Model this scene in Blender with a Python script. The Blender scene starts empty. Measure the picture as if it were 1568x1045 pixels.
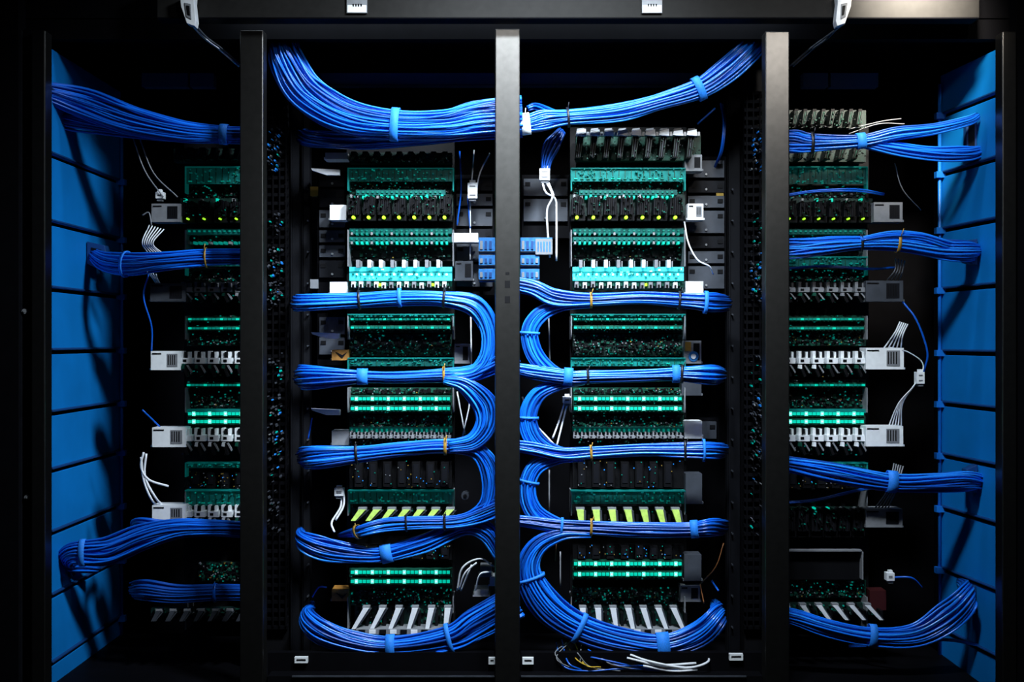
import bpy, bmesh, math, random
import numpy as np
from mathutils import Vector
random.seed(7); R=random.Random(11); NR=np.random.RandomState(5)
S=2.4/1568; D=2.6; CZ=1.0
def K(d): return S*(1+d/D)
def E(x,y,d):            # image pixels, unprojected from the camera to depth d -> metres
    k=K(d); return ((x-784)*k, d, CZ+(522.5-y)*k)
# ---------------------------------------------------------------- materials
M={}
def mat(name,col,rough=.5,metal=0,emit=None,es=0,noise=0,nscale=40,bump=0,alpha=1,coat=0,spec=.5):
    m=bpy.data.materials.new(name); m.use_nodes=True; nt=m.node_tree; b=nt.nodes['Principled BSDF']
    b.inputs['Base Color'].default_value=(*col,1); b.inputs['Roughness'].default_value=rough; b.inputs['Metallic'].default_value=metal
    b.inputs['Specular IOR Level'].default_value=spec
    if coat: b.inputs['Coat Weight'].default_value=coat; b.inputs['Coat Roughness'].default_value=.18
    if emit: b.inputs['Emission Color'].default_value=(*emit,1); b.inputs['Emission Strength'].default_value=es
    if noise or bump:
        tc=nt.nodes.new('ShaderNodeTexCoord'); n=nt.nodes.new('ShaderNodeTexNoise'); n.inputs['Scale'].default_value=nscale; n.inputs['Detail'].default_value=4
        nt.links.new(tc.outputs['Object'],n.inputs['Vector'])
        if noise:
            r=nt.nodes.new('ShaderNodeValToRGB')
            r.color_ramp.elements[0].position=.3; r.color_ramp.elements[1].position=.7
            r.color_ramp.elements[0].color=(*[c*(1-noise) for c in col],1); r.color_ramp.elements[1].color=(*[min(1,c*(1+noise)) for c in col],1)
            nt.links.new(n.outputs['Fac'],r.inputs['Fac']); nt.links.new(r.outputs['Color'],b.inputs['Base Color'])
        if bump:
            bp=nt.nodes.new('ShaderNodeBump'); bp.inputs['Strength'].default_value=bump; bp.inputs['Distance'].default_value=.001
            nt.links.new(n.outputs['Fac'],bp.inputs['Height']); nt.links.new(bp.outputs['Normal'],b.inputs['Normal'])
    M[name]=m
mat('cable_blue_highlight',(.018,.26,.95),.24,coat=.35)  # lighter strand colour, paints in bright highlight lines
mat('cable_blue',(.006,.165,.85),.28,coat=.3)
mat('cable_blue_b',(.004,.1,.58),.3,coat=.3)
mat('cable_blue_dark_shade',(.003,.055,.32),.32,coat=.2)  # dark blue strands, also used as painted shade in gaps and shadow
mat('tie_blue',(.012,.22,.85),.7,noise=.15,nscale=300)
mat('tie_black',(.008,.008,.01),.4)
mat('tie_yellow',(.38,.21,.025),.5)
mat('cable_white',(.8,.83,.88),.4)
mat('cable_yellow',(.7,.45,.03),.45)
mat('cable_brown',(.35,.13,.04),.45)
mat('post_metal',(.12,.117,.113),.35,metal=1,noise=.08,nscale=60)
mat('beam_metal',(.013,.0125,.012),.6,noise=.12,nscale=60,spec=.12)
mat('frame_black',(.002,.002,.003),.6,noise=.2,nscale=20,spec=.06)
mat('frame_dark',(.006,.0065,.009),.5,noise=.2,nscale=30,spec=.15)
mat('chassis_grey',(.05,.057,.072),.45,metal=.2,noise=.25,nscale=25)
mat('rail_blue_grey',(.07,.085,.16),.5)
mat('panel_blue',(.003,.185,.58),.45,noise=.12,nscale=6,spec=.25)
mat('tube_blue',(.008,.18,.7),.35)
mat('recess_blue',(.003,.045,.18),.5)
mat('pcb_green',(.004,.06,.038),.4,noise=.5,nscale=120)
mat('pcb_dark',(.004,.02,.016),.45,noise=.5,nscale=120)
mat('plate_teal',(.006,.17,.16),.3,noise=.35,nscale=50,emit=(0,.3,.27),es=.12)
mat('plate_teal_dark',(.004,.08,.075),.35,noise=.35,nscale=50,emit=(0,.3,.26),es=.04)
mat('chip_black',(.004,.004,.005),.5,spec=.15)
mat('white_plastic',(.8,.83,.86),.45,noise=.05,nscale=80)
mat('grey_plastic',(.2,.21,.23),.45,noise=.1,nscale=80)
mat('solder_silver',(.5,.52,.55),.3,metal=.6)
mat('gold_pin',(.5,.33,.07),.35,metal=.6)
mat('label_orange',(.33,.15,.025),.6,noise=.3,nscale=90)
mat('led_teal',(0,.3,.22),.4,emit=(.0,.55,.38),es=.95)
mat('led_bright',(.1,.5,.4),.4,emit=(.12,.95,.65),es=1.5)
mat('led_dim',(0,.12,.09),.4,emit=(0,.4,.32),es=.36)
mat('glow_cyan',(.05,.45,.55),.4,emit=(.03,.55,.62),es=1.1,noise=.2)
mat('glow_white',(.5,.7,.7),.4,emit=(.5,1,.95),es=1.5)
mat('led_lime',(.4,.8,.02),.4,emit=(.4,.9,.03),es=1.0)
mat('lime_plastic',(.5,.72,.15),.5,emit=(.4,.7,.08),es=.18,noise=.2,nscale=90)  # connector plastic, no lamp; a faint glow is put in
mat('speck_blue',(.02,.25,.8),.3,emit=(.02,.25,.9),es=.14)
mat('speck_teal',(0,.4,.32),.3,emit=(0,.6,.45),es=.08)
mat('patch_blue',(.02,.15,.42),.4,noise=.3,nscale=120)
mat('patch_dark_red',(.04,.004,.005),.5)
mat('room_floor',(.004,.004,.005),.6,noise=.3,nscale=5,spec=.1)
mat('room_wall',(.006,.006,.007),.8,noise=.2,nscale=4,spec=.1)
# ---------------------------------------------------------------- mesh builder
class MB:
    def __init__(s): s.v=[];s.f=[];s.m=[];s.sm=[];s.names=[]
    def mi(s,n):
        if n not in s.names: s.names.append(n)
        return s.names.index(n)
    def raw(s,vs,fs,mn,smooth=False):
        o=len(s.v); s.v.extend([tuple(map(float,p)) for p in vs]); i=s.mi(mn)
        for f in fs: s.f.append([a+o for a in f]); s.m.append(i); s.sm.append(smooth)
    def prism(s,pts,d0,d1,mn,top=0):
        w=[E(x,y,d0) for x,y in pts]; n=len(w)
        vs=w+[(p[0],d1,p[2]) for p in w]
        fs=[list(range(n)),list(range(2*n-1,n-1,-1))]+[[i,i+n,(i+1)%n+n,(i+1)%n] for i in range(n)]
        s.raw(vs,fs,mn)
    def box(s,x0,x1,y0,y1,d0,d1,mn): s.prism([(x0,y0),(x0,y1),(x1,y1),(x1,y0)],d0,d1,mn)
    def wbox(s,a,b,mn):
        x0,y0,z0=a;x1,y1,z1=b
        vs=[(x0,y0,z0),(x1,y0,z0),(x1,y1,z0),(x0,y1,z0),(x0,y0,z1),(x1,y0,z1),(x1,y1,z1),(x0,y1,z1)]
        s.raw(vs,[[0,3,2,1],[4,5,6,7],[0,1,5,4],[1,2,6,5],[2,3,7,6],[3,0,4,7]],mn)
    def disc(s,x,y,r,d0,d1,mn,n=10):
        s.prism([(x+r*math.cos(2*math.pi*i/n),y-r*math.sin(2*math.pi*i/n)) for i in range(n)],d0,d1,mn)
    def tube(s,P,r,mn,sides=6):
        P=np.asarray(P,float); n=len(P)
        T=np.gradient(P,axis=0); T/=np.linalg.norm(T,axis=1)[:,None]+1e-9
        ref=np.array([0,1,0.]) if abs(T[0][1])<.9 else np.array([0,0,1.])
        N=np.zeros_like(P); a=ref-T[0]*ref.dot(T[0]); a/=np.linalg.norm(a)
        for i in range(n):
            a=a-T[i]*a.dot(T[i]); a/=np.linalg.norm(a)+1e-9; N[i]=a
        B=np.cross(T,N); vs=[];fs=[]
        for j in range(sides):
            an=2*math.pi*j/sides
            vs.append(P+r*(math.cos(an)*N+math.sin(an)*B))
        V=np.stack(vs,1).reshape(-1,3)
        for i in range(n-1):
            for j in range(sides):
                k=(j+1)%sides; fs.append([i*sides+j,i*sides+k,(i+1)*sides+k,(i+1)*sides+j])
        fs.append(list(range(sides))[::-1]); fs.append([(n-1)*sides+j for j in range(sides)])
        s.raw(V,fs,mn,True)
    def build(s,name,parent=None,bevel=0):
        me=bpy.data.meshes.new(name); me.from_pydata(s.v,[],s.f)
        for n in s.names: me.materials.append(M[n])
        me.polygons.foreach_set('material_index',s.m); me.polygons.foreach_set('use_smooth',s.sm)
        bm=bmesh.new(); bm.from_mesh(me); bmesh.ops.recalc_face_normals(bm,faces=bm.faces); bm.to_mesh(me); bm.free()
        ob=bpy.data.objects.new(name,me); bpy.context.collection.objects.link(ob)
        if parent: ob.parent=parent
        if bevel:
            md=ob.modifiers.new('bevel','BEVEL'); md.width=bevel; md.segments=2; md.limit_method='ANGLE'
        return ob
def catmull(P,per=6):
    P=np.asarray(P,float); Q=np.vstack([2*P[0]-P[1],P,2*P[-1]-P[-2]]); out=[]
    for i in range(1,len(Q)-2):
        for t in np.linspace(0,1,per,endpoint=False):
            p0,p1,p2,p3=Q[i-1],Q[i],Q[i+1],Q[i+2]
            out.append(.5*((2*p1)+(-p0+p2)*t+(2*p0-5*p1+4*p2-p3)*t*t+(-p0+3*p1-3*p2+p3)*t**3))
    out.append(P[-1]); return np.array(out)
# ---------------------------------------------------------------- cable bundles
WS=.6
BR=('cable_blue_highlight','cable_blue','cable_blue_b','cable_blue_dark_shade')  # light-to-dark mix paints highlight and gap contrast between strands
def bundle(pts,d=.08,ties=(),n=None,r=.0025,mats=BR,flat=.6,wob=.22,per=6,name='network_cable_bundle',grow=1.12):
    C=[]; wob=wob*WS
    for p in pts:
        dd=p[3] if len(p)>3 else d
        C.append([*E(p[0],p[1],dd),p[2]*K(dd)*grow])
    C=catmull(C,per); P=C[:,:3]; H=np.maximum(C[:,3],.004)
    px=catmull([[p[0],p[1]] for p in pts],per)
    T=np.gradient(P,axis=0); T/=np.linalg.norm(T,axis=1)[:,None]
    N=np.cross(T,np.array([0,1,0.])); N/=np.linalg.norm(N,axis=1)[:,None]+1e-9
    W=np.cross(T,N); hm=H.mean()
    ht=np.minimum(H*flat*1.1,hm*flat*1.0+0*H)
    if n is None: n=int(min(85,max(6,.82*hm*hm*flat/(r*r))))
    mb=MB(); m=len(P); nc=len(pts)
    tt=np.arange(m)/per
    for i in range(n):
        rr=math.sqrt((i+.5)/n)*.95; a=i*2.39996
        u,v=rr*math.cos(a),rr*math.sin(a)
        ku=NR.uniform(-1,1,nc+2)*wob; kv=NR.uniform(-1,1,nc+2)*wob*.8
        off=NR.uniform(0,1)
        U=u+np.interp(tt+off,np.arange(nc+2),ku); V=v+np.interp(tt+off,np.arange(nc+2),kv)
        ker=np.ones(7)/7; U=np.convolve(np.pad(U,3,'edge'),ker,'valid'); V=np.convolve(np.pad(V,3,'edge'),ker,'valid')
        L=np.sqrt(U*U+V*V); f=np.where(L>1,1/L,1); U*=f;V*=f
        Q=P+N*(U*(H-r))[:,None]+W*(V*ht)[:,None]
        if len(mats)==4: mm=mats[NR.choice(4,p=[.17,.42,.26,.15])]
        else: mm=mats[0] if NR.rand()<.6 else mats[1]
        mb.tube(Q,r*NR.uniform(.9,1.06),mm,8)
    for t in ties:
        tx,ty,mn,wd=t
        j=int(np.argmin((px[:,0]-tx)**2+(px[:,1]-ty)**2)); j=min(max(j,1),m-2)
        c=P[j]; nn=N[j]; ww=W[j]; tn=T[j]; h=H[j]+.0015; g=ht[j]+.002; hw=wd*S/2; sd=22; vs=[];fs=[]
        for (o,sc) in ((-hw,.97),(-hw,1.03),(hw,1.03),(hw,.97)):
            for q in range(sd):
                an=2*math.pi*q/sd; vs.append(c+tn*o+nn*h*sc*math.cos(an)+ww*g*sc*math.sin(an))
        for b in range(4):
            for q in range(sd):
                q2=(q+1)%sd; b2=(b+1)%4; fs.append([b*sd+q,b*sd+q2,b2*sd+q2,b2*sd+q])
        mb.raw(vs,fs,mn,True)
        if mn!='tie_blue':
            e=c+nn*h; mb.tube([c+nn*h*.6+np.array([0,-g,0]),e+np.array([.002,-g-.004,.0]),e+nn*.008+np.array([.004,-g-.004,0])],.0011,mn,5)
    return mb.build(name)
B,Kk,Y='tie_blue','tie_black','tie_yellow'
DK=('cable_blue_b','cable_blue_dark_shade'); MD=('cable_blue','cable_blue_b')
# bay 1
bundle([(60,138,13,.03),(130,158,22),(200,183,22),(280,200,17),(343,206,13),(395,207,13)],ties=[(343,206,B,13)],wob=.4,n=60)
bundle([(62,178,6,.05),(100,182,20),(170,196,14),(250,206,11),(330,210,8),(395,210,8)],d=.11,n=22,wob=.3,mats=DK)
bundle([(140,388,8,.26),(162,401,15,.2),(200,405,17,.12),(250,401,14),(316,395,13),(395,394,12)],ties=[(316,395,Y,3),(195,405,B,7)],wob=.3,mats=MD)
bundle([(150,868,10,.2),(104,862,14,.12),(112,848,16,.07),(165,845,21),(215,825,20),(270,811,15),(330,809,12),(395,812,12)],ties=[(125,846,B,9)],wob=.35,mats=MD)
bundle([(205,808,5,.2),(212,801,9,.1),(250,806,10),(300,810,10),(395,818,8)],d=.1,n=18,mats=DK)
bundle([(206,905,14,.2),(222,905,16),(270,910,14),(330,908,12),(395,908,12)],d=.13,mats=('cable_blue_dark_shade','cable_blue_dark_shade'),ties=[(330,908,'cable_blue_b',5)])  # shadow on this bundle is put into its dark strand colour
# bay 2
bundle([(432,66,22,.1),(440,95,26),(470,142,29),(530,178,26),(605,191,22),(680,190,23),(735,180,27),(800,176,28)],d=.06,ties=[(605,191,B,13)],n=85,wob=.25,per=7)
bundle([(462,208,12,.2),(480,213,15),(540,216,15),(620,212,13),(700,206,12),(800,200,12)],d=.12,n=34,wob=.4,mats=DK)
bundle([(453,464,13,.2),(466,464,14),(550,460,12),(612,456,12),(680,457,12),(728,468,16),(750,505,15),(748,545,13),(728,570,12),(690,576,10)],ties=[(546,461,Kk,4),(680,457,Kk,4),(612,456,B,6)],wob=.3)
bundle([(457,577,15,.2),(470,577,19),(555,577,10),(610,578,10),(680,575,11),(718,573,12),(752,560,14),(790,540,14)],ties=[(555,577,B,17),(678,575,Y,4)],wob=.35)
bundle([(680,582,6),(712,590,13),(740,618,20),(744,650,18),(725,676,14),(688,684,10)],d=.07,ties=[],wob=.3)
bundle([(462,702,14,.2),(478,702,19),(546,696,13),(620,688,11),(682,684,11),(730,690,13),(752,725,16),(748,770,14),(715,797,12),(680,800,10)],ties=[(546,696,Kk,4),(682,684,Y,5)],wob=.33)
bundle([(520,820,4,.2),(548,815,9),(590,805,11),(640,801,10),(700,799,11),(740,788,14),(790,765,14)],ties=[(678,800,Kk,4),(548,815,Y,6),(620,803,Kk,3)],wob=.3,d=.07)
bundle([(460,812,6,.2),(464,828,14,.1),(500,842,18),(560,850,12),(592,848,12),(650,832,14),(710,806,14),(745,815,15),(770,850,15)],ties=[(592,849,B,18)],wob=.35,d=.09)
bundle([(478,925,5,.2),(470,945,14,.1),(490,965,19),(535,982,17),(598,990,15),(688,978,20),(730,955,26),(790,920,28)],ties=[(598,990,B,14),(688,978,B,7)],wob=.3,d=.06,n=58)
# bay 3
bundle([(770,192,16),(805,190,14),(835,184,17),(870,180,13),(950,172,14),(1010,156,13),(1070,136,16),(1112,108,19),(1145,78,19),(1156,64,19,.1)],d=.06,ties=[(805,190,'white_plastic',14),(870,180,Kk,4),(1070,136,B,12)],n=55,wob=.25)
bundle([(808,166,5,.12),(822,163,7,.12),(850,175,8),(872,182,9)],d=.09,n=8,wob=.3)
bundle([(860,200,8,.15),(845,222,14),(836,245,10),(834,268,6)],d=.14,n=16,mats=('cable_blue_dark_shade','cable_blue_dark_shade'))
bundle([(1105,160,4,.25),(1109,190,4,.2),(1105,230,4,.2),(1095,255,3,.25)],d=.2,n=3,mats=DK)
bundle([(770,432,12),(815,441,13),(850,457,14),(905,460,10),(980,457,10),(1050,461,12),(1092,464,15),(1114,464,12,.2)],d=.07,ties=[(905,460,Y,4),(1042,461,Kk,4),(1080,463,B,6)],wob=.3)
bundle([(905,466,6),(860,468,9),(826,482,13),(810,510,14),(822,548,14),(855,575,12),(895,578,9)],d=.085,ties=[(810,510,B,4)],wob=.25)
bundle([(770,560,8),(815,570,11),(870,577,11),(900,577,10),(980,575,10),(1035,573,11),(1090,575,16),(1106,575,12,.2)],d=.07,ties=[(868,577,B,14),(900,577,Kk,4),(1032,573,B,12),(1046,573,Kk,4)],wob=.33)
bundle([(895,584,6),(855,590,9),(822,606,13),(808,640,14),(820,675,14),(855,696,12),(895,696,8)],d=.085,ties=[(808,638,B,4)],wob=.25)
bundle([(770,680,8),(815,687,10),(860,696,11),(905,694,10),(980,690,10),(1040,690,12),(1092,690,15),(1109,690,12,.2)],d=.07,ties=[(905,694,Y,4),(1046,690,Kk,4),(1078,690,B,4)],wob=.33)
bundle([(895,702,6),(855,702,9),(820,716,13),(808,750,14),(820,785,14),(855,805,12),(895,808,8)],d=.085,ties=[(812,740,B,4)],wob=.25)
bundle([(770,795,8),(815,800,10),(860,806,11),(905,808,11),(980,811,12),(1055,811,11),(1090,808,14),(1109,808,12,.2)],d=.07,ties=[(862,806,B,4),(908,808,Y,4),(1060,811,B,12)],wob=.33)
bundle([(905,818,6),(860,818,10),(822,838,15),(810,878,19),(838,928,23),(887,962,21),(950,983,20),(1015,990,18),(1068,974,20),(1098,945,17),(1094,925,8,.2)],d=.07,ties=[(812,882,B,5),(887,962,B,8),(1015,990,B,20)],n=58,wob=.25)
# bay 4
bundle([(1180,215,16),(1215,216,18),(1243,219,14),(1318,216,10),(1370,205,11),(1430,198,9),(1480,186,8),(1496,178,6,.1)],d=.08,ties=[(1243,219,Kk,5),(1318,217,B,14)],wob=.3,n=34)
bundle([(1318,219,8),(1370,228,12),(1430,236,12),(1480,236,13),(1500,232,10,.12)],d=.09,wob=.35,n=24,mats=MD)
bundle([(1180,382,16),(1215,380,18),(1265,376,15),(1318,372,11),(1375,372,13),(1440,382,15),(1482,384,16),(1500,384,12,.15)],d=.08,ties=[(1318,372,Kk,4),(1376,372,Y,5)],wob=.33,n=42)
bundle([(1318,368,5),(1365,360,6),(1410,362,7),(1455,375,8),(1495,380,7,.12)],d=.07,n=10,wob=.4)
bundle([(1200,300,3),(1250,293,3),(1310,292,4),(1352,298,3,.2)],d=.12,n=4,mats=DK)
bundle([(1200,412,3),(1260,408,3),(1330,412,3),(1370,410,2,.2)],d=.13,n=3,mats=('cable_blue_dark_shade','cable_blue_dark_shade'))
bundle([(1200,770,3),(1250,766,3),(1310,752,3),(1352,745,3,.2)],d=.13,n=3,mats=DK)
bundle([(1180,706,10),(1215,712,12),(1280,724,15),(1365,738,14),(1430,738,15),(1480,736,16),(1502,738,12,.12)],d=.08,ties=[(1365,738,B,16)],wob=.33,n=40)
bundle([(1180,938,10),(1215,945,12),(1270,962,14),(1335,974,15),(1400,972,19),(1450,945,23),(1482,912,18),(1470,893,8,.2)],d=.08,ties=[(1335,974,B,12)],wob=.3,n=46)
bundle([(1300,990,3,.2),(1390,985,3,.1),(1450,980,3,.1),(1505,990,3,.12)],n=3,mats=('cable_blue_dark_shade','cable_blue_dark_shade'))
# thin single patch cables
def wire(name,lines,mn,r=.002,sides=6):
    mb=MB()
    for L in lines:
        C=catmull([E(p[0],p[1],p[2] if len(p)>2 else .12) for p in L],6); mb.tube(C,r,mn,sides)
    return mb.build(name)
def fan(a,b,c,n,spread0,spread1,d=.14):
    out=[]
    for i in range(n):
        t=(i/(n-1)-.5)
        out.append([(a[0]+t*spread0,a[1]+t*spread0*.3,d),(b[0]+t*(spread0+spread1)*.35,b[1]+t*2,d-.02),(c[0]+t*spread1,c[1]+t*2,d+.02)])
    return out
W='cable_white'
wire('white_power_cable',fan((240,348),(226,372),(238,388),6,22,24)+fan((232,418),(238,428),(245,440),4,14,8),W,.0015)
wire('white_power_cable',[[(204,212),(222,262),(250,302)],[(214,212),(235,265),(272,302)],[(218,330),(228,326),(232,345)]],'grey_plastic',.0017)
wire('white_power_cable',[[(220,693),(216,715),(228,735),(258,745,.14)],[(224,695),(222,730),(238,762),(250,775,.16)],[(216,700),(220,735),(232,765),(245,778,.16)]],W,.0028)
wire('white_power_cable',fan((1384,495),(1376,512),(1366,535),5,12,26)+[[(1362,532,.15),(1392,540,.12),(1414,560,.1),(1400,590,.1),(1376+i*1.5,618,.12),(1360+i*5,655,.15)] for i in range(5)],W,.0017)
wire('white_power_cable',fan((1378,398),(1376,415),(1366,432),4,14,18)+fan((1376,712),(1366,750),(1348,782),5,14,20),'grey_plastic',.0018)
wire('white_power_cable',[[(1370,250,.14),(1382,290,.14),(1410,322,.2)]],'grey_plastic',.0013)
wire('white_power_cable',[[(1300,205,.15),(1345,190,.14),(1385,190,.14)],[(1300,198,.15),(1350,186,.14),(1380,182,.14)]],'grey_plastic',.0014)
wire('white_power_cable',[[(520,748,.13),(522,775,.13),(508,800,.12),(512,815,.1)],[(526,750,.13),(526,775,.13),(514,797,.12)]],W,.0026)
wire('white_power_cable',[[(720,282,.2),(720,398,.2)],[(726,230,.2),(722,282,.2)],[(721,482,.2),(721,600,.2),(708,670,.2)],[(700,600,.2),(712,665,.2)],[(750,235,.2),(735,265,.18),(728,300,.18)]],W,.002)
wire('white_power_cable',[[(700,905,.13),(708,870,.11),(735,856,.11),(756,868,.13)],[(706,905,.13),(716,880,.11),(722,865,.11)],[(728,905,.13),(735,880,.11),(752,876,.12)],[(703,903,.12),(712,878,.1),(730,862,.1)]],W,.0024)
wire('white_power_cable',[[(830,278,.14),(836,295,.13),(850,305,.14),(852,330,.15),(852,400,.17)],[(836,278,.14),(846,300,.13),(838,320,.14),(838,345,.15),(842,395,.16)],[(840,280,.14),(848,300,.13)]],W,.0026)
wire('white_power_cable',[[(1048,340,.17),(1054,372,.14),(1068,398,.12),(1086,408,.12),(1092,420,.15)]],W,.002)
wire('white_power_cable',[[(870,612,.15),(862,645,.14),(852,685,.14)],[(866,612,.15),(856,645,.14),(846,672,.14)],[(800,608,.12),(812,640,.13),(840,672,.13),(856,690,.1)]],W,.0024)
wire('white_power_cable',[[(840,480,.16),(842,555,.16)],[(858,845,.2),(858,900,.2)],[(841,720,.2),(841,790,.2)]],'grey_plastic',.002)
wire('white_power_cable',[[(955,998,.1),(990,1012,.02),(1050,1023,.02),(1084,1014,.02),(1080,1000,.1)],[(960,1008,.02),(1020,1022,.02),(1060,1024,.02)],[(965,1003,.04),(1010,1018,.025),(1066,1016,.025)],[(985,1020,.02),(1030,1028,.02),(1068,1026,.02)]],W,.0028)
wire('yellow_cable',[[(866,985,.12),(885,1012,.03),(915,1026,.03)],[(880,985,.12),(895,1018,.03),(920,1022,.03)]],'cable_yellow',.0013)
wire('brown_cable',[[(1108,832,.14),(1096,868,.13),(1072,895,.15)],[(1072,895,.15),(1078,925,.15)],[(850,860,.14),(852,830,.14)],[(935,1020,.03),(990,1026,.03),(1040,1020,.03)]],'cable_brown',.0015)
wire('blue_patch_cable',[[(852,985,.1),(862,1020,.03),(900,1028,.03),(960,1024,.03),(1010,1028,.03)],[(860,980,.1),(870,1015,.03),(890,1026,.03)],[(875,1000,.06),(930,1012,.03),(990,1024,.03),(1040,1026,.03)],[(900,995,.06),(940,1018,.03),(985,1020,.03)]],'cable_blue_b',.002)
wire('grey_patch_cable',[[(868,985,.1),(850,1000,.04),(862,1018,.03)],[(905,990,.08),(930,1015,.03),(975,1026,.03)],[(890,988,.08),(888,1015,.03)],[(876,980,.1),(852,1008,.03),(880,1026,.03)],[(884,1000,.03),(905,1022,.03),(950,1028,.03)]],'grey_plastic',.0013)
wire('blue_patch_cable',[[(704,232,.2),(706,290,.2),(700,345,.2)],[(716,300,.2),(720,350,.2)],[(228,420,.14),(220,455,.13),(232,500,.14),(232,540,.16)],[(218,628,.13),(246,655,.16)],[(478,640,.16),(472,672,.16)],[(478,915,.16),(488,900,.16),(500,900,.18)]],'cable_blue_b',.0022)
wire('blue_patch_cable',[[(1382,462,.14),(1404,492,.12),(1420,540,.12),(1414,570,.14)],[(1068,190,.16),(1095,166,.16)],[(1362,885,.14),(1395,885,.12),(1412,900,.14)],[(1090,890,.16),(1100,905,.12)]],'cable_blue_b',.0025)
mb=MB()
for (x0,x1,y0,y1,d) in ((826,842,258,276,.13),(716,731,280,304,.17),(512,526,748,760,.12),(1404,1416,570,588,.09),(862,875,608,618,.14),(1358,1370,878,890,.13),(238,250,294,304,.14)):
    mb.box(x0,x1,y0,y1,d,d+.02,'white_plastic'); mb.box(x0+3,x1-3,y0-4,y0,d+.004,d+.016,'white_plastic'); mb.box(x0+2,x1-2,y1,y1+4,d+.004,d+.016,'grey_plastic')
    mb.box(x0+3,x1-3,y0+4,y0+6,d-.001,d,'grey_plastic'); mb.box(x0+3,x1-3,y1-6,y1-4,d-.001,d,'grey_plastic')
mb.build('cable_connector_plugs',bevel=.0012)
# ---------------------------------------------------------------- circuit-board racks
PD=.2
def comps(mb,x0,x1,y0,y1,d,n,sc=1,cols=('chip_black','solder_silver','pcb_green','grey_plastic','gold_pin','led_dim')):
    for _ in range(n):
        w=R.uniform(1,5)*sc; h=R.uniform(1,4)*sc; x=R.uniform(x0,x1-w); y=R.uniform(y0,max(y0+.1,y1-h)); t=R.uniform(.002,.01)
        c=R.choices(cols,weights=[7,.8,5,1.2,.4,1.3][:len(cols)])[0]
        if c in('solder_silver','gold_pin','led_dim','grey_plastic'): w=min(w,1.9);h=min(h,1.7)
        mb.box(x,x+w,y,y+h,d-t,d,c)
def pcb(mb,x0,x1,y0,y1,d=PD,dens=.06,m='pcb_dark'):
    mb.box(x0,x1,y0,y1,d,d+.02,m); comps(mb,x0,x1,y0,y1,d,int((x1-x0)*(y1-y0)*dens*1.6))
    n=int((x1-x0)/22)
    for i in range(n):
        x=x0+6+i*(x1-x0-8)/n; mb.box(x,x+9,y0+(y1-y0)*.3,y0+(y1-y0)*.3+min(9,(y1-y0)*.5),d-.006,d,'chip_black')
def plate(mb,x0,x1,y0,y1,bright=True,lines=2):
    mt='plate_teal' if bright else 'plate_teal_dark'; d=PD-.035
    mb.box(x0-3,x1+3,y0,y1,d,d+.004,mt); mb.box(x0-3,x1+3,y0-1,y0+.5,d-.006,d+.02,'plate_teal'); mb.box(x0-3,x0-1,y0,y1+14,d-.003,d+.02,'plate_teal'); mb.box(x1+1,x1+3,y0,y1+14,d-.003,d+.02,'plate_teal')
    n=int((x1-x0)/9)
    for i in range(n):
        x=x0+(i+.5)*(x1-x0)/n
        mb.box(x-.5,x+.5,y0+2,y1-1,d-.002,d,'pcb_green')
        if i%3!=1 or bright:
            if R.random()<.8: mb.box(x-2.5,x+2.5,y1-5,y1-3.5,d-.004,d,'led_dim' if not bright or R.random()<.6 else 'led_teal')
    comps(mb,x0,x1,y0,y1,d,int((x1-x0)*.4),.7,('plate_teal','pcb_green','led_dim','plate_teal_dark'))
def ledrow(mb,x0,x1,y,h,bright=True):
    d=PD-.03
    mb.box(x0,x1,y-h/2-2,y+h/2+2,d,d+.02,'pcb_green')
    n=int((x1-x0)/6)
    for i in range(n):
        x=x0+i*(x1-x0)/n; w=(x1-x0)/n*.78
        m='led_bright' if (bright and i%4==1) else ('led_teal' if (bright or i%4==0) else 'led_dim')
        hh=h if m!='led_teal' or not bright else h*.75
        mb.box(x,x+w,y-hh/2,y+hh/2,d-.004,d,m)
        if bright and i%4==1: mb.box(x+1.2,x+w-1.2,y-h*.2,y+h*.2,d-.006,d-.004,'glow_white')
def ledpair(mb,x0,x1,y0,y1,bright=True):
    pcb(mb,x0,x1,y0-6,y1+8,PD,.06,'pcb_green')
    ledrow(mb,x0+2,x1-2,y0,6 if bright else 3,bright); ledrow(mb,x0+2,x1-2,y1,6 if bright else 3,bright)
    for i in range(int((x1-x0)/14)):
        x=x0+6+i*14; mb.box(x,x+5,y0+5,y1-5,PD-.02,PD,'chip_black')
def heat(mb,x0,x1,y0,y1,n=7,led=True,step=None):
    w=(x1-x0)/n
    mb.box(x0,x1,y0,y1-6,PD-.01,PD+.02,'pcb_dark')
    for i in range(n):
        a=x0+i*w+w*.12; b=a+w*.76
        for j in range(6):
            xx=a+j*(b-a)/6; o=R.uniform(-2,2)
            mb.prism([(xx,y0+4+o),(xx-1,y1-8),(xx+1.3,y1-8),(xx+2.3,y0+4+o)],PD-.06,PD-.01,'chip_black' if j%2 else 'frame_dark')
        mb.box(a,b,y0+(y1-y0)*.45,y1-10,PD-.05,PD-.01,'chip_black')
        mb.box(a+2,a+5,y0,y0+5,PD-.04,PD-.02,'led_teal' if R.random()<.5 else 'solder_silver')
        comps(mb,a,b,y0,y1-8,PD-.062,14,.6,('chip_black','led_dim','pcb_green','frame_dark'))
        mb.box(a-1,b+1,y1-9,y1+1,PD-.05,PD-.02,'chip_black')
        if led==1: mb.disc(a+w*.3,y1-4,2.6,PD-.065,PD-.05,'led_lime')
        elif led: mb.disc(a+w*.3,y1-5,1.5,PD-.065,PD-.05,'led_lime')
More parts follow.
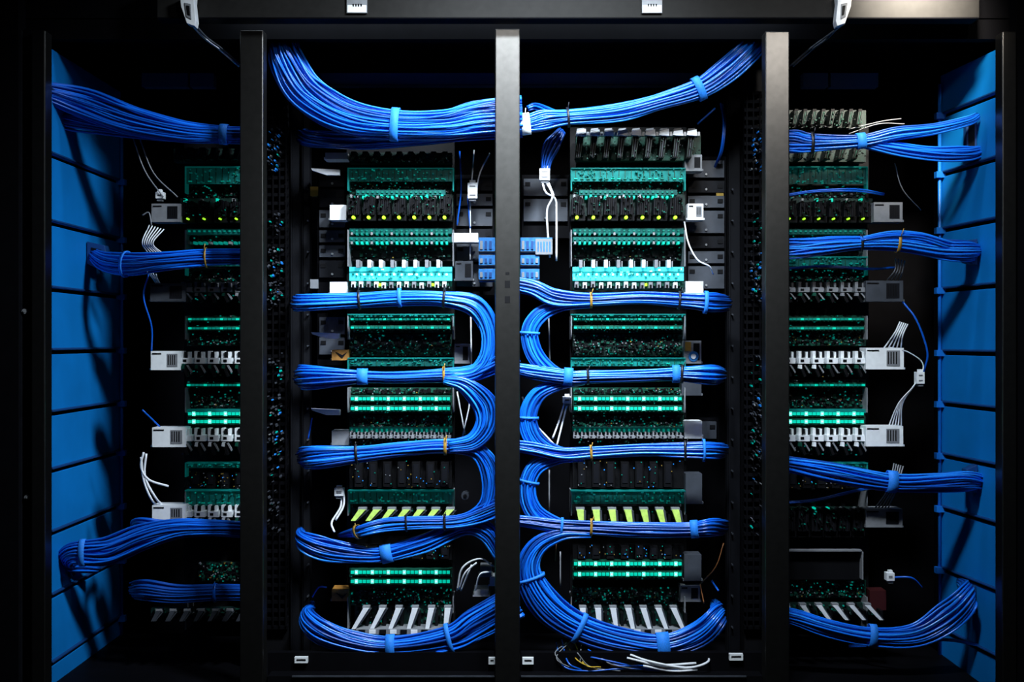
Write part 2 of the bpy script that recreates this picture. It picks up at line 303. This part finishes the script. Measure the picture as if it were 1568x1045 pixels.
def ticks(mb,x0,x1,y0,y1,dim=False):
    pcb(mb,x0,x1,y0,y1,PD,.05,'pcb_green')
    mb.box(x0,x1,y0+1,y0+9,PD-.03,PD-.0,'plate_teal_dark')
    n=int((x1-x0)/7.5)
    for i in range(n):
        x=x0+2+i*(x1-x0-4)/n
        mb.box(x,x+3,y0+3,y0+5.5,PD-.034,PD-.03,'led_dim')
        mb.box(x,x+3.2,y1-6,y1-2,PD-.034,PD-.01,'led_dim' if dim and i%4 else ('led_teal' if i%4 else 'solder_silver'))
def glow(mb,x0,x1,y0,y1):
    n=8
    for i in range(n):
        x=x0+10+i*(x1-x0-16)/n
        mb.box(x,x+5,y0-11,y0+1,PD-.06,PD-.03,'white_plastic' if i%3 else 'grey_plastic'); mb.box(x+7,x+8.5,y0-9,y0,PD-.05,PD-.03,'solder_silver')
    mb.box(x0,x1,y0,y1,PD-.04,PD-.03,'glow_cyan')
    mb.box(x0,x1,y0+7,y0+8.5,PD-.043,PD-.04,'plate_teal')
    for i in range(26):
        x=x0+4+i*(x1-x0-8)/26; 
        mb.box(x,x+3,y0+10,y0+13,PD-.044,PD-.04,'glow_white' if i%2 else 'plate_teal')
    comps(mb,x0,x1,y0+2,y1-1,PD-.04,30,.9,('plate_teal','glow_white','led_bright'))
    for i in range(13):
        x=x0+3+i*(x1-x0-6)/13; y=y1+R.uniform(1,3)
        mb.box(x,x+6,y,y+9,PD-.05,PD-.02,'white_plastic' if R.random()<.6 else 'grey_plastic'); mb.box(x+1.2,x+4.4,y+4,y+9.5,PD-.052,PD-.048,'chip_black')
        mb.box(x+7,x+10,y1+4,y1+8,PD-.045,PD-.02,'led_lime' if R.random()<.18 else 'pcb_green')
    mb.box(x0,x1,y1+1,y1+14,PD-.02,PD,'pcb_green'); comps(mb,x0,x1,y1+1,y1+14,PD-.02,50,.8)
def comb(mb,x0,x1,y0,y1,white=False,n=9):
    w=(x1-x0)/n
    mb.box(x0,x1,y0+6,y1,PD-.02,PD+.01,'pcb_green' if white else 'pcb_dark')
    for i in range(n):
        x=x0+i*w
        mb.prism([(x+3,y0+4),(x-1,y1-4),(x+w*.42-2,y1-4),(x+w*.6,y0+4)],PD-.06,PD-.02,'chip_black')
        for j in range(3):
            mb.prism([(x+3+j*w*.17,y0+8),(x+j*w*.14,y1-6),(x+1+j*w*.14,y1-6),(x+4.2+j*w*.17,y0+8)],PD-.064,PD-.058,'pcb_dark' if j!=1 else ('chassis_grey' if white else 'pcb_green'))
        if white:
            mb.prism([(x+1,y0+1),(x,y0+7),(x+w*.75,y0+8),(x+w*.7,y0-2+R.uniform(-1,1))],PD-.075,PD-.05,'white_plastic'); mb.box(x+w*.78,x+w*.95,y0+2,y0+8,PD-.07,PD-.05,'solder_silver')
            mb.prism([(x+2,y0-3),(x+1,y0),(x+w*.6,y0-1),(x+w*.6,y0-4)],PD-.05,PD-.03,'grey_plastic')
        comps(mb,x,x+w,y0+8,y1,PD-.06,10,.55,('chip_black','chassis_grey','pcb_green','pcb_dark'))
def jacks(mb,x0,x1,y0,y1,bright=True,n=None,hang=True):
    n=n or max(4,int((x1-x0)/20)); w=(x1-x0)/n; c='white_plastic' if bright else 'grey_plastic'; h=y1-y0
    mb.box(x0,x1,y0,y0+h*.5,PD-.03,PD,'frame_dark')
    mb.box(x0,x1,y0+h*.3,y0+h*.42,PD-.04,PD-.03,'grey_plastic')
    for i in range(n):
        x=x0+i*w
        mb.box(x+1,x+w*.84,y0+h*.26,y0+h*.48,PD-.06,PD-.03,c); mb.box(x+1,x+w*.26,y0,y0+h*.28,PD-.05,PD-.03,c); mb.box(x+w*.56,x+w*.7,y0+1,y0+h*.28,PD-.05,PD-.03,c)
        mb.box(x+w*.3,x+w*.5,y0+1,y0+h*.22,PD-.055,PD-.03,'chip_black'); mb.box(x+w*.2,x+w*.45,y0+h*.32,y0+h*.42,PD-.061,PD-.06,'chip_black')
        if hang:
            mb.prism([(x+2,y0+h*.55),(x+w*.45,y1),(x+w*.62,y1-2),(x+w*.3,y0+h*.53)],PD-.065,PD-.05,'chip_black')
            mb.prism([(x+w*.45,y0+h*.55),(x+w*.8,y1-h*.15),(x+w*.88,y1-h*.2),(x+w*.55,y0+h*.53)],PD-.062,PD-.055,'grey_plastic')
            mb.prism([(x+w*.1,y0+h*.52),(x+w*.05,y0+h*.66),(x+w*.3,y0+h*.68),(x+w*.3,y0+h*.52)],PD-.066,PD-.055,c if R.random()<.5 else 'pcb_green')
    comps(mb,x0,x1,y0+h*.5,y1,PD-.03,int((x1-x0)*.5),.8)
def slant(mb,x0,x1,y0,y1,n=7,c='white_plastic',w=9,o0=12,o1=-12):
    mb.box(x0,x1,y0-4,y1-8,PD-.01,PD+.01,'pcb_dark'); comps(mb,x0,x1,y0-4,y1-6,PD-.01,90)
    for i in range(n):
        t=i/(n-1); x=x0+4+i*(x1-x0-14)/(n-1); o=o0+(o1-o0)*t
        mb.prism([(x+o*.5,y0),(x-o*.5,y1),(x-o*.5+w*.6,y1),(x+o*.5+w*.9,y0)],PD-.075,PD-.06,c)
        mb.prism([(x+o*.5+w*.9,y0+2),(x-o*.5+w*.6,y1),(x-o*.5+w*.85,y1),(x+o*.5+w*1.2,y0+2)],PD-.07,PD-.05,'chassis_grey')
        mb.prism([(x+o*.5-1,y0-3),(x+o*.5-1,y0+1),(x+o*.5+w,y0+1),(x+o*.5+w,y0-3)],PD-.072,PD-.055,'grey_plastic')
        mb.box(x+w+3,x+w+7,y0+8,y1-4,PD-.05,PD-.02,'chip_black')
def dark(mb,x0,x1,y0,y1):
    mb.box(x0,x1,y0,y1,PD,PD+.02,'chip_black')
    for i in range(int((x1-x0)/22)):
        x=x0+8+i*22; mb.box(x,x+12,y0+2,y1-2,PD-.03,PD,'chip_black'); mb.box(x+2,x+10,y0+5,y1-8,PD-.032,PD-.03,'frame_dark')
    for i in range(36):
        x=R.uniform(x0,x1-3);y=R.uniform(y0,y1-2); mb.box(x,x+1.3,y,y+1.3,PD-.034,PD-.03,R.choice(['speck_blue','led_dim','gold_pin','solder_silver']))
def ibox(mb,x0,x1,y0,y1,c='white_plastic',d=.13,label=True):
    mb.box(x0,x1,y0,y1,d,d+.05,c); mb.box(x0-2,x1+2,y1-3,y1,d+.01,d+.055,'grey_plastic' if c!='white_plastic' else c)
    if label:
        w=x1-x0
        mb.box(x0+w*.55,x0+w*.9,y0+4,y1-5,d-.001,d,'grey_plastic' if c=='white_plastic' else 'frame_dark')
        for j in range(4): mb.box(x0+w*(.58+.07*j),x0+w*(.61+.07*j),y0+6,y1-8,d-.0015,d,'chip_black')
        mb.box(x0+2,x0+w*.35,y0+3,y0+5,d-.001,d,'chip_black')
def backplane(mb,x0,x1):
    mb.box(x0-4,x1+4,195,975,PD+.03,PD+.05,'chip_black')
    for a in (x0-3,x1+1):
        for (p,q) in ((352,408),(484,520),(594,632),(753,790),(915,965)): mb.box(a,a+1.6,p,q,PD-.04,PD+.03,'grey_plastic')
for (x0,x1,third) in ((535,692,False),(877,1047,True)):
    mb=MB(); backplane(mb,x0,x1)
    if third: comb(mb,x0+5,x1+26,200,246,True,9)
    else: comb(mb,x0,x1,228,250,False,9)
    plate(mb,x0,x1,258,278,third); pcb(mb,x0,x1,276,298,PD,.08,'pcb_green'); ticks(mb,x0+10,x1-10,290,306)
    heat(mb,x0-4,x1+2,298,337,7,1)
    ticks(mb,x0,x1,349,362,True); ticks(mb,x0,x1,362,376); pcb(mb,x0,x1,377,400,PD+.01,.02,'chip_black')
    glow(mb,x0,x1,409,430)
    ledpair(mb,x0,x1,489,502,False); plate(mb,x0,x1,482,486,False)
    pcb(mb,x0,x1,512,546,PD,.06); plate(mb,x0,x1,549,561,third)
    ledpair(mb,x0,x1,611,626,True); pcb(mb,x0,x1,594,604,PD,.08,'pcb_green')
    pcb(mb,x0,x1,636,656,PD,.09,'pcb_green'); ticks(mb,x0,x1,654,664,True)
    jacks(mb,x0,x1,662,682,False,14,False)
    dark(mb,x0,x1,706,748); plate(mb,x0,x1,753,772,False)
    slant(mb,x0+4,x1-4,781,798 if not third else 803,7,'lime_plastic',12,12 if not third else -4,12 if not third else -8)
    dark(mb,x0,x1,835,858)
    if third: ledpair(mb,x0,x1,864,880,True)
    else: ledpair(mb,x0,x1,877,891,True)
    pcb(mb,x0,x1,900,928,PD,.1,'pcb_green')
    slant(mb,x0+8,x1-2,932,964,6 if not third else 7,'white_plastic',10,18 if not third else -2,2 if not third else -16)
    mb.box(x0+10,x1-5,964,972,PD-.08,PD-.03,'grey_plastic')
    for i in range(9): mb.box(x0+14+i*16,x0+24+i*16,965,971,PD-.083,PD-.08,'white_plastic' if i%2 else 'chip_black')
    mb.build('circuit_board_rack')
for (x0,x1,right) in ((286,375,False),(1200,1326,True)):
    mb=MB(); backplane(mb,x0,x1)
    if right: comb(mb,x0,x1,163,196,False,9)
    comb(mb,x0-20*(not right),x1,222,248,False,6)
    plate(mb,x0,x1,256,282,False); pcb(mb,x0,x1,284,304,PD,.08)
    heat(mb,x0-10*(not right),x1+10*right,304,340,6 if right else 4,2)
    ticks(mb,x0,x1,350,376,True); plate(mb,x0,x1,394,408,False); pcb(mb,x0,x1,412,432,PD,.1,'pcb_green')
    jacks(mb,x0-10*(not right),x1+4,432,464,False)
    ledpair(mb,x0,x1,489,503,False); pcb(mb,x0,x1,510,530,PD,.1,'pcb_green')
    jacks(mb,x0-10*(not right),x1+4,538,578,True)
    pcb(mb,x0,x1,582,626,PD,.05); ledrow(mb,x0,x1,590,3,False)
    mb.box(x0,x1,627,633,PD-.032,PD-.01,'plate_teal'); ledpair(mb,x0,x1,634,646,True)
    jacks(mb,x0-10*(not right),x1+4,656,698,True)
    plate(mb,x0,x1,710,717,False); dark(mb,x0,x1,722,750)
    if right:
        heat(mb,x0,x1,778,822,6,0); mb.box(x0,x1-4,843,845,PD-.05,PD-.03,'grey_plastic'); mb.box(x1-6,x1-4,843,888,PD-.05,PD-.03,'grey_plastic')
        mb.box(x0,x1-6,846,888,PD-.03,PD,'chip_black'); pcb(mb,x0,x1,889,916,PD,.12,'pcb_green'); slant(mb,x0+4,x1+20,928,950,6,'white_plastic',9,-14,-22)
        mb.box(1332,1357,905,935,.18,.22,'patch_dark_red')
    else:
        plate(mb,x0,x1,752,775,False); jacks(mb,x0-10,x1+4,774,812,True); pcb(mb,x0+18,x1,862,892,PD,.12); slant(mb,x0-55,x1,936,952,7,'chassis_grey',9,8,8)
    if right:
        for (a,b,c,e,m) in ((1338,1382,310,340,'grey_plastic'),(1326,1383,430,462,'chassis_grey'),(1326,1384,533,566,'white_plastic'),(1326,1383,653,684,'white_plastic'),(1326,1382,780,808,'grey_plastic')): ibox(mb,a,b,c,e,m)
    else:
        for (a,b,c,e,m) in ((232,276,312,340,'grey_plastic'),(230,284,434,462,'chassis_grey'),(231,276,538,567,'white_plastic'),(233,284,655,685,'white_plastic'),(233,284,774,800,'white_plastic')): ibox(mb,a,b,c,e,m)
    mb.build('circuit_board_rack')
# chassis side plates with slots, label boxes
mb=MB()
def slotted(x0,x1,y0,y1,d=.26):
    mb.box(x0,x1,y0,y1,d,d+.02,'frame_black'); y=y0+6
    while y<y1-24:
        h=R.choice([18,26,34]); mb.box(x0+3,x1-3,y,y+h,d-.012,d,'chassis_grey' if R.random()<.6 else 'frame_dark')
        for q in range(2):
            xx=x0+5+q*(x1-x0-18); mb.box(xx,xx+8,y+5,y+11,d-.014,d-.012,'chip_black')
        mb.disc((x0+x1)/2,y+h-5,1.8,d-.016,d-.012,'solder_silver',8); y+=h+5
slotted(486,531,262,452); slotted(696,757,268,452); slotted(799,872,268,365); slotted(1051,1112,240,452); slotted(486,531,480,560,.28); slotted(1051,1100,640,690,.28)
for (a,b,c,e,m,l) in ((505,530,314,337,'white_plastic',0),(505,532,432,451,'white_plastic',0),(498,532,234,244,'white_plastic',0),(508,534,536,552,'label_orange',0),(508,534,903,921,'label_orange',0),(508,537,660,682,'grey_plastic',0),
    (696,719,527,557,'grey_plastic',1),(692,732,357,371,'white_plastic',0),(697,724,400,430,'chassis_grey',1),(1049,1075,237,262,'grey_plastic',1),(1053,1077,312,337,'white_plastic',1),(1050,1077,431,451,'white_plastic',0),(1047,1074,522,557,'grey_plastic',1),
    (1048,1075,645,672,'white_plastic',0),(1050,1075,726,772,'chassis_grey',0),(1042,1072,897,922,'grey_plastic',1),(726,748,903,914,'white_plastic',0),(750,759,884,898,'white_plastic',0),(1044,1074,585,606,'chassis_grey',0),(1048,1074,850,890,'chassis_grey',0),(735,752,868,884,'grey_plastic',0)):
    ibox(mb,a,b,c,e,m,.17,l)
for (y,m) in ((262,'white_plastic'),(513,'white_plastic'),(630,'white_plastic')):
    mb.prism([(476,y-4),(478,y-1),(500,y+6),(520,y+6),(520,y-2),(498,y-3)],.15,.165,m)
mb.box(1049,1058,524,538,.168,.17,'tie_yellow'); mb.disc(1062,546,8,.168,.17,'patch_blue',14)
mb.disc(1062,546,4,.166,.168,'white_plastic',12); mb.disc(712,760,6,.2,.24,'chassis_grey',14); mb.disc(712,760,3,.198,.2,'chip_black',12)
for (x,y,l) in ((510,536,0),(510,905,0)):
    mb.prism([(x+4,y+3),(x+14,y+8),(x+22,y+3),(x+14,y+13)],.168,.17,'frame_dark')
mb.build('equipment_mounting_plates')
mb=MB()
for (a,b) in ((733,760),(797,846)):
    for i,(y0,y1) in enumerate(((364,388),(391,409),(412,431))):
        bb=b if i==0 else min(b,826); mb.box(a,bb,y0,y1,.15,.2,'patch_blue')
        for j in range(int((bb-a)/7)):
            mb.box(a+2+j*7,a+6+j*7,y0+5,y1-6,.147,.15,'recess_blue' if j%3 else 'grey_plastic')
        mb.box(a,bb,y1-3,y1-1,.146,.15,'chip_black')
mb.box(820,846,366,390,.145,.15,'grey_plastic')
for j in range(5): mb.box(823+j*4.5,825+j*4.5,370,386,.1445,.145,'patch_blue')
mb.build('patch_block',bevel=.0008)
# ---------------------------------------------------------------- wiring channels
for (x0,x1) in ((404,440),(1140,1172)):
    mb=MB(); d=.14
    mb.box(x0-30 if x0<700 else x0,x1 if x0<700 else x1+30,60,1030,d+.03,d+.05,'chip_black')
    y=140
    while y<960:
        mb.box(x0,x1,y,y+5,d+.012,d+.03,'frame_black'); y+=13
    for i in range(4): mb.box(x0+3+i*10,x0+5+i*10,140,960,d+.008,d+.012,'frame_black')
    for _ in range(300):
        y=R.choice([R.uniform(195,262),R.uniform(320,480),R.uniform(400,460),R.uniform(540,700),R.uniform(620,830)]); x=R.uniform(x0+4,x0+26) if x0<700 else R.uniform(x0+10,x1-3); rr=R.uniform(.4,1.4)
        c=R.choices(['speck_blue','speck_teal','solder_silver','chassis_grey','chip_black'],weights=[3 if y<270 else .8,1.2 if y>300 else .2,.5,6,4])[0]  # metal bits; coloured, faintly glowing specks stand in for their glints
        mb.prism([(x,y),(x+rr,y+rr*2),(x+rr*2,y+rr),(x+rr,y-rr)],d-.012,d+.008,c)
    mb.build('wiring_channel')
mb=MB()
for (x0,x1) in ((443,474),(1114,1146)):
    mb.box(x0,x1,90,1010,.3,.33,'frame_dark'); mb.box(x0+2,x0+4,90,1010,.29,.3,'frame_dark'); mb.box(x1-12,x1-10,90,1010,.29,.3,'frame_black')
    for y in range(290,1000,48): mb.disc(x1-3 if x0<700 else x0+8,y,1.4,.285,.3,'chassis_grey',8)
    for y in (286,428): mb.box((475 if x0<700 else 1097),(487 if x0<700 else 1108),y,y+14,.25,.28,'gold_pin' if y==286 else 'grey_plastic')
mb.build('rack_upright')
# ---------------------------------------------------------------- cabinet frame
def post(x0,x1,ytop,holes=()):
    mb=MB(); mb.box(x0,x1,ytop,1175,-.02,.02,'post_metal')
    ob=mb.build('cabinet_post',bevel=.0025)
    if holes:
        h=MB()
        for q in holes: h.box(*q,-.0206,-.019,'chip_black')
        h.build('latch_holes',parent=ob)
    return ob
post(758,796,44,((774,780,417,421),(773,781,430,441),(773,781,454,464)))
post(367,403,46); post(1172,1209,48); post(48,69,46); post(1535,1557,48)
mb=MB(); mb.box(240,1500,-40,28,-.06,-.02,'beam_metal'); mb.box(240,1500,26,29,-.064,-.02,'frame_black')
hb=mb.build('header_beam',bevel=.002)
mb=MB()
for x in (531,983): 
    mb.box(x,x+31,-4,20,-.066,-.06,'grey_plastic'); mb.box(x+1,x+30,8,19,-.0665,-.066,'white_plastic')
    for j in range(4): mb.box(x+9+j*4,x+11+j*4,6,10,-.067,-.066,'chip_black')
mb.build('beam_label',parent=hb)
mb=MB(); mb.box(-60,1630,28,60,.03,.06,'frame_black'); mb.box(-60,1630,-120,30,.03,.6,'frame_black'); mb.build('cabinet_top')
for (x,s) in ((288,1),(1292,-1)):
    mb=MB()
    mb.prism([(x-13*s,-8),(x-11*s,10),(x-2*s,36),(x+10*s,40),(x+12*s,32),(x+9*s,4),(x+10*s,-8)],-.09,-.065,'white_plastic')
    mb.prism([(x-6*s,4),(x-3*s,26),(x+5*s,30),(x+4*s,6)],-.092,-.09,'grey_plastic'); mb.prism([(x-3*s,8),(x-1*s,22),(x+3*s,24),(x+2*s,9)],-.094,-.092,'chip_black')
    c=mb.build('cable_clip',bevel=.001)
    mb=MB(); mm='white_plastic' if s>0 else 'chassis_grey'
    for o in (0,5):
        mb.tube(catmull([E(x+4*s+o,36,-.075),E(x+(24+o)*s,58,-.03),E(x+(48+o)*s,76,.04),E(x+(78+o)*s,102,.08)],6),.0026,mm if o==0 else 'chassis_grey')
    mb.build('hanging_cable',parent=c)
mb=MB()
mb.box(-90,28,-120,1175,-.01,.5,'frame_black'); mb.box(29,33,46,1175,-.006,.02,'frame_dark'); mb.box(33,48,46,1175,.0,.03,'frame_black'); mb.box(1557,1680,-120,1175,-.01,.5,'frame_black')
for (x,y) in ((37,477),(41,762)): mb.disc(x,y,4,-.008,.0,'grey_plastic',14); mb.disc(x,y,2,-.01,-.008,'solder_silver',10)
mb.wbox((-1.35,.65,0),(1.35,.68,2.0),'frame_black')
mb.build('cabinet_shell')
mb=MB()
for (a,b) in ((412,757),(798,1166)): mb.box(a,b,112,131,.32,.35,'rail_blue_grey'); mb.box(a,b,129,131,.31,.32,'chassis_grey')
for (a,b) in ((217,288),(291,327),(1230,1268),(1272,1345)): mb.box(a,b,112,133,.3,.33,'rail_blue_grey')
mb.build('rear_crossbar')
mb=MB()
zb=E(0,1037,0)[2]
mb.wbox((-1.12,.03,zb-.05),(1.12,.5,zb-.03),'frame_black')
for (a,b) in ((447,757),(798,1143)): mb.box(a,b,1036,1037.6,-.006,.0,'chassis_grey')
for (a,b,c,e) in ((451,471,1007,1016),(748,759,1008,1018),(800,817,1008,1018),(1117,1138,1002,1012)): mb.box(a,b,c,e,.03,.04,'white_plastic'); mb.box(a+3,b-3,c+3,c+5,.029,.03,'chip_black')
for (a,b) in ((410,757),(797,1168)): mb.box(a,b,1000,1036,.04,.06,'frame_black'); mb.box(a,b,1036,1100,.0,.04,'frame_black')
for (a,b) in ((70,366),(1210,1534)): mb.box(a,b,985,1080,.45,.48,'frame_black')
mb.build('cabinet_plinth')
# ---------------------------------------------------------------- blue side panels
def side(sign,xf,xb,df,db,ys):
    mb=MB(); Xf=(xf-784)*S; Xb=(xb-784)*K(db); t=.012*sign
    Zs=[CZ+(522.5-y)*S for y in ys]
    for i in range(len(Zs)-1):
        z1=Zs[i]-.005; z0=Zs[i+1]+.005
        vs=[(Xf,df,z0),(Xb,db,z0),(Xb,db,z1),(Xf,df,z1),(Xf+t,df,z0),(Xb+t,db,z0),(Xb+t,db,z1),(Xf+t,df,z1)]
        mb.raw(vs,[[0,1,2,3],[7,6,5,4],[0,4,5,1],[1,5,6,2],[2,6,7,3],[3,7,4,0]],'panel_blue')
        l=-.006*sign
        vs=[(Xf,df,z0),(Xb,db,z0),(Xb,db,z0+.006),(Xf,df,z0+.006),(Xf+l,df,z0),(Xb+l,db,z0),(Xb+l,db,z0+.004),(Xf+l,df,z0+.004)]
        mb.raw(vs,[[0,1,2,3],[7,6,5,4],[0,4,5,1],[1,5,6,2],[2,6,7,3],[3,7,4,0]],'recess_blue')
    ob=mb.build('cabinet_side_panel',bevel=.0012)
    tb=MB(); xt=Xb-.006*sign; 
    tb.tube([(xt,db-.01,Zs[0]-.03),(xt,db-.01,Zs[4]),(xt,db-.01,Zs[-1]+.1)],.0045,'tube_blue',10)
    for z in Zs[1:-1]:
        tb.wbox((xt-.012,db-.022,z-.008),(xt+.012,db-.004,z+.008),'tube_blue')
    tb.build('conduit_tube',parent=ob)
    return ob
ys=[66,137,235,340,443,540,636,725,822,920,1025,1140]
side(-1,70,185,.03,.49,ys)
ysr=[66,140,240,335,437,543,630,718,808,912,1015,1140]
side(1,1537,1440,.03,.30,ysr)
def bracket(pts,d0,d1):
    mb=MB(); mb.prism(pts,d0,d1,'recess_blue'); 
    cx=sum(p[0] for p in pts)/len(pts); cy=sum(p[1] for p in pts)/len(pts)
    mb.prism([(cx+(p[0]-cx)*.6,cy+(p[1]-cy)*.6) for p in pts],d0-.002,d0,'chip_black'); mb.build('cable_pass_through',bevel=.001)
bracket([(133,370),(133,404),(150,412),(165,402),(160,376)],.24,.27)
bracket([(94,838),(94,880),(108,885),(112,835)],.13,.16)
bracket([(1482,368),(1480,402),(1497,406),(1497,366)],.11,.14)
bracket([(1480,178),(1480,246),(1496,246),(1496,176)],.12,.14)
bracket([(1480,720),(1480,752),(1497,756),(1497,712)],.11,.14)
bracket([(1480,900),(1480,945),(1495,940),(1495,898)],.12,.14)
# ---------------------------------------------------------------- room
mb=MB(); mb.wbox((-3,-4,-.05),(3,1.2,0),'room_floor'); mb.build('floor')
mb=MB(); mb.wbox((-3,1.1,0),(3,1.2,2.9),'room_wall'); mb.build('wall_back')
mb=MB(); mb.wbox((-3,-4,2.9),(3,1.2,2.95),'room_wall'); mb.build('ceiling')
# ---------------------------------------------------------------- lights
def area(name,loc,tgt,size,power,col,sy=None,spread=None):
    l=bpy.data.lights.new(name,'AREA'); l.energy=power; l.color=col; l.size=size
    if sy: l.shape='RECTANGLE'; l.size_y=sy
    if spread: l.spread=math.radians(spread)
    o=bpy.data.objects.new(name,l); bpy.context.collection.objects.link(o); o.location=loc
    o.rotation_euler=(Vector(tgt)-Vector(loc)).to_track_quat('-Z','Y').to_euler(); return o
area('added_key_light',(.55,-1.0,2.35),(-.42,.1,1.02),.25,9,(.82,.92,1),.2,62)  # unseen softbox added as main key, aimed at the left bays
area('added_key_light',(.0,-1.0,2.4),(.05,.1,1.05),.22,6.5,(.82,.92,1),.15,50)  # second added softbox, brightens cables in the middle bays
area('added_key_light',(.35,-1.1,2.35),(.85,.1,.85),.22,3.6,(.82,.92,1),.15,55)  # added key that lifts the dark right bay
area('frame_lamp',(-.015,-1.3,2.10),(0,0,1.65),.08,.42,(1,.98,.96),None,90)
area('frame_lamp',(.93,-1.3,2.08),(.62,0,1.65),.08,.48,(1,.93,.85),None,60)
area('beam_lamp',(.93,-.34,1.92),(.93,-.06,1.8),.08,4.5,(1,.9,.75),None,60)
area('added_cable_light',(0,-.02,1.86),(0,.16,1.0),1.3,8,(.75,.88,1),.05)  # made-up strip, lights cable tops while post fronts stay dark
w=bpy.data.worlds.new('World'); bpy.context.scene.world=w; w.use_nodes=True
w.node_tree.nodes['Background'].inputs[0].default_value=(.01,.015,.03,1); w.node_tree.nodes['Background'].inputs[1].default_value=.1
cam=bpy.data.cameras.new('camera'); co=bpy.data.objects.new('camera',cam); bpy.context.collection.objects.link(co)
co.location=(0,-D,CZ); co.rotation_euler=(math.pi/2,0,0); cam.sensor_width=36; cam.lens=36*D/2.4; cam.clip_start=.05
bpy.context.scene.camera=co
bpy.context.scene.view_settings.view_transform='Standard'; bpy.context.scene.view_settings.look='None'
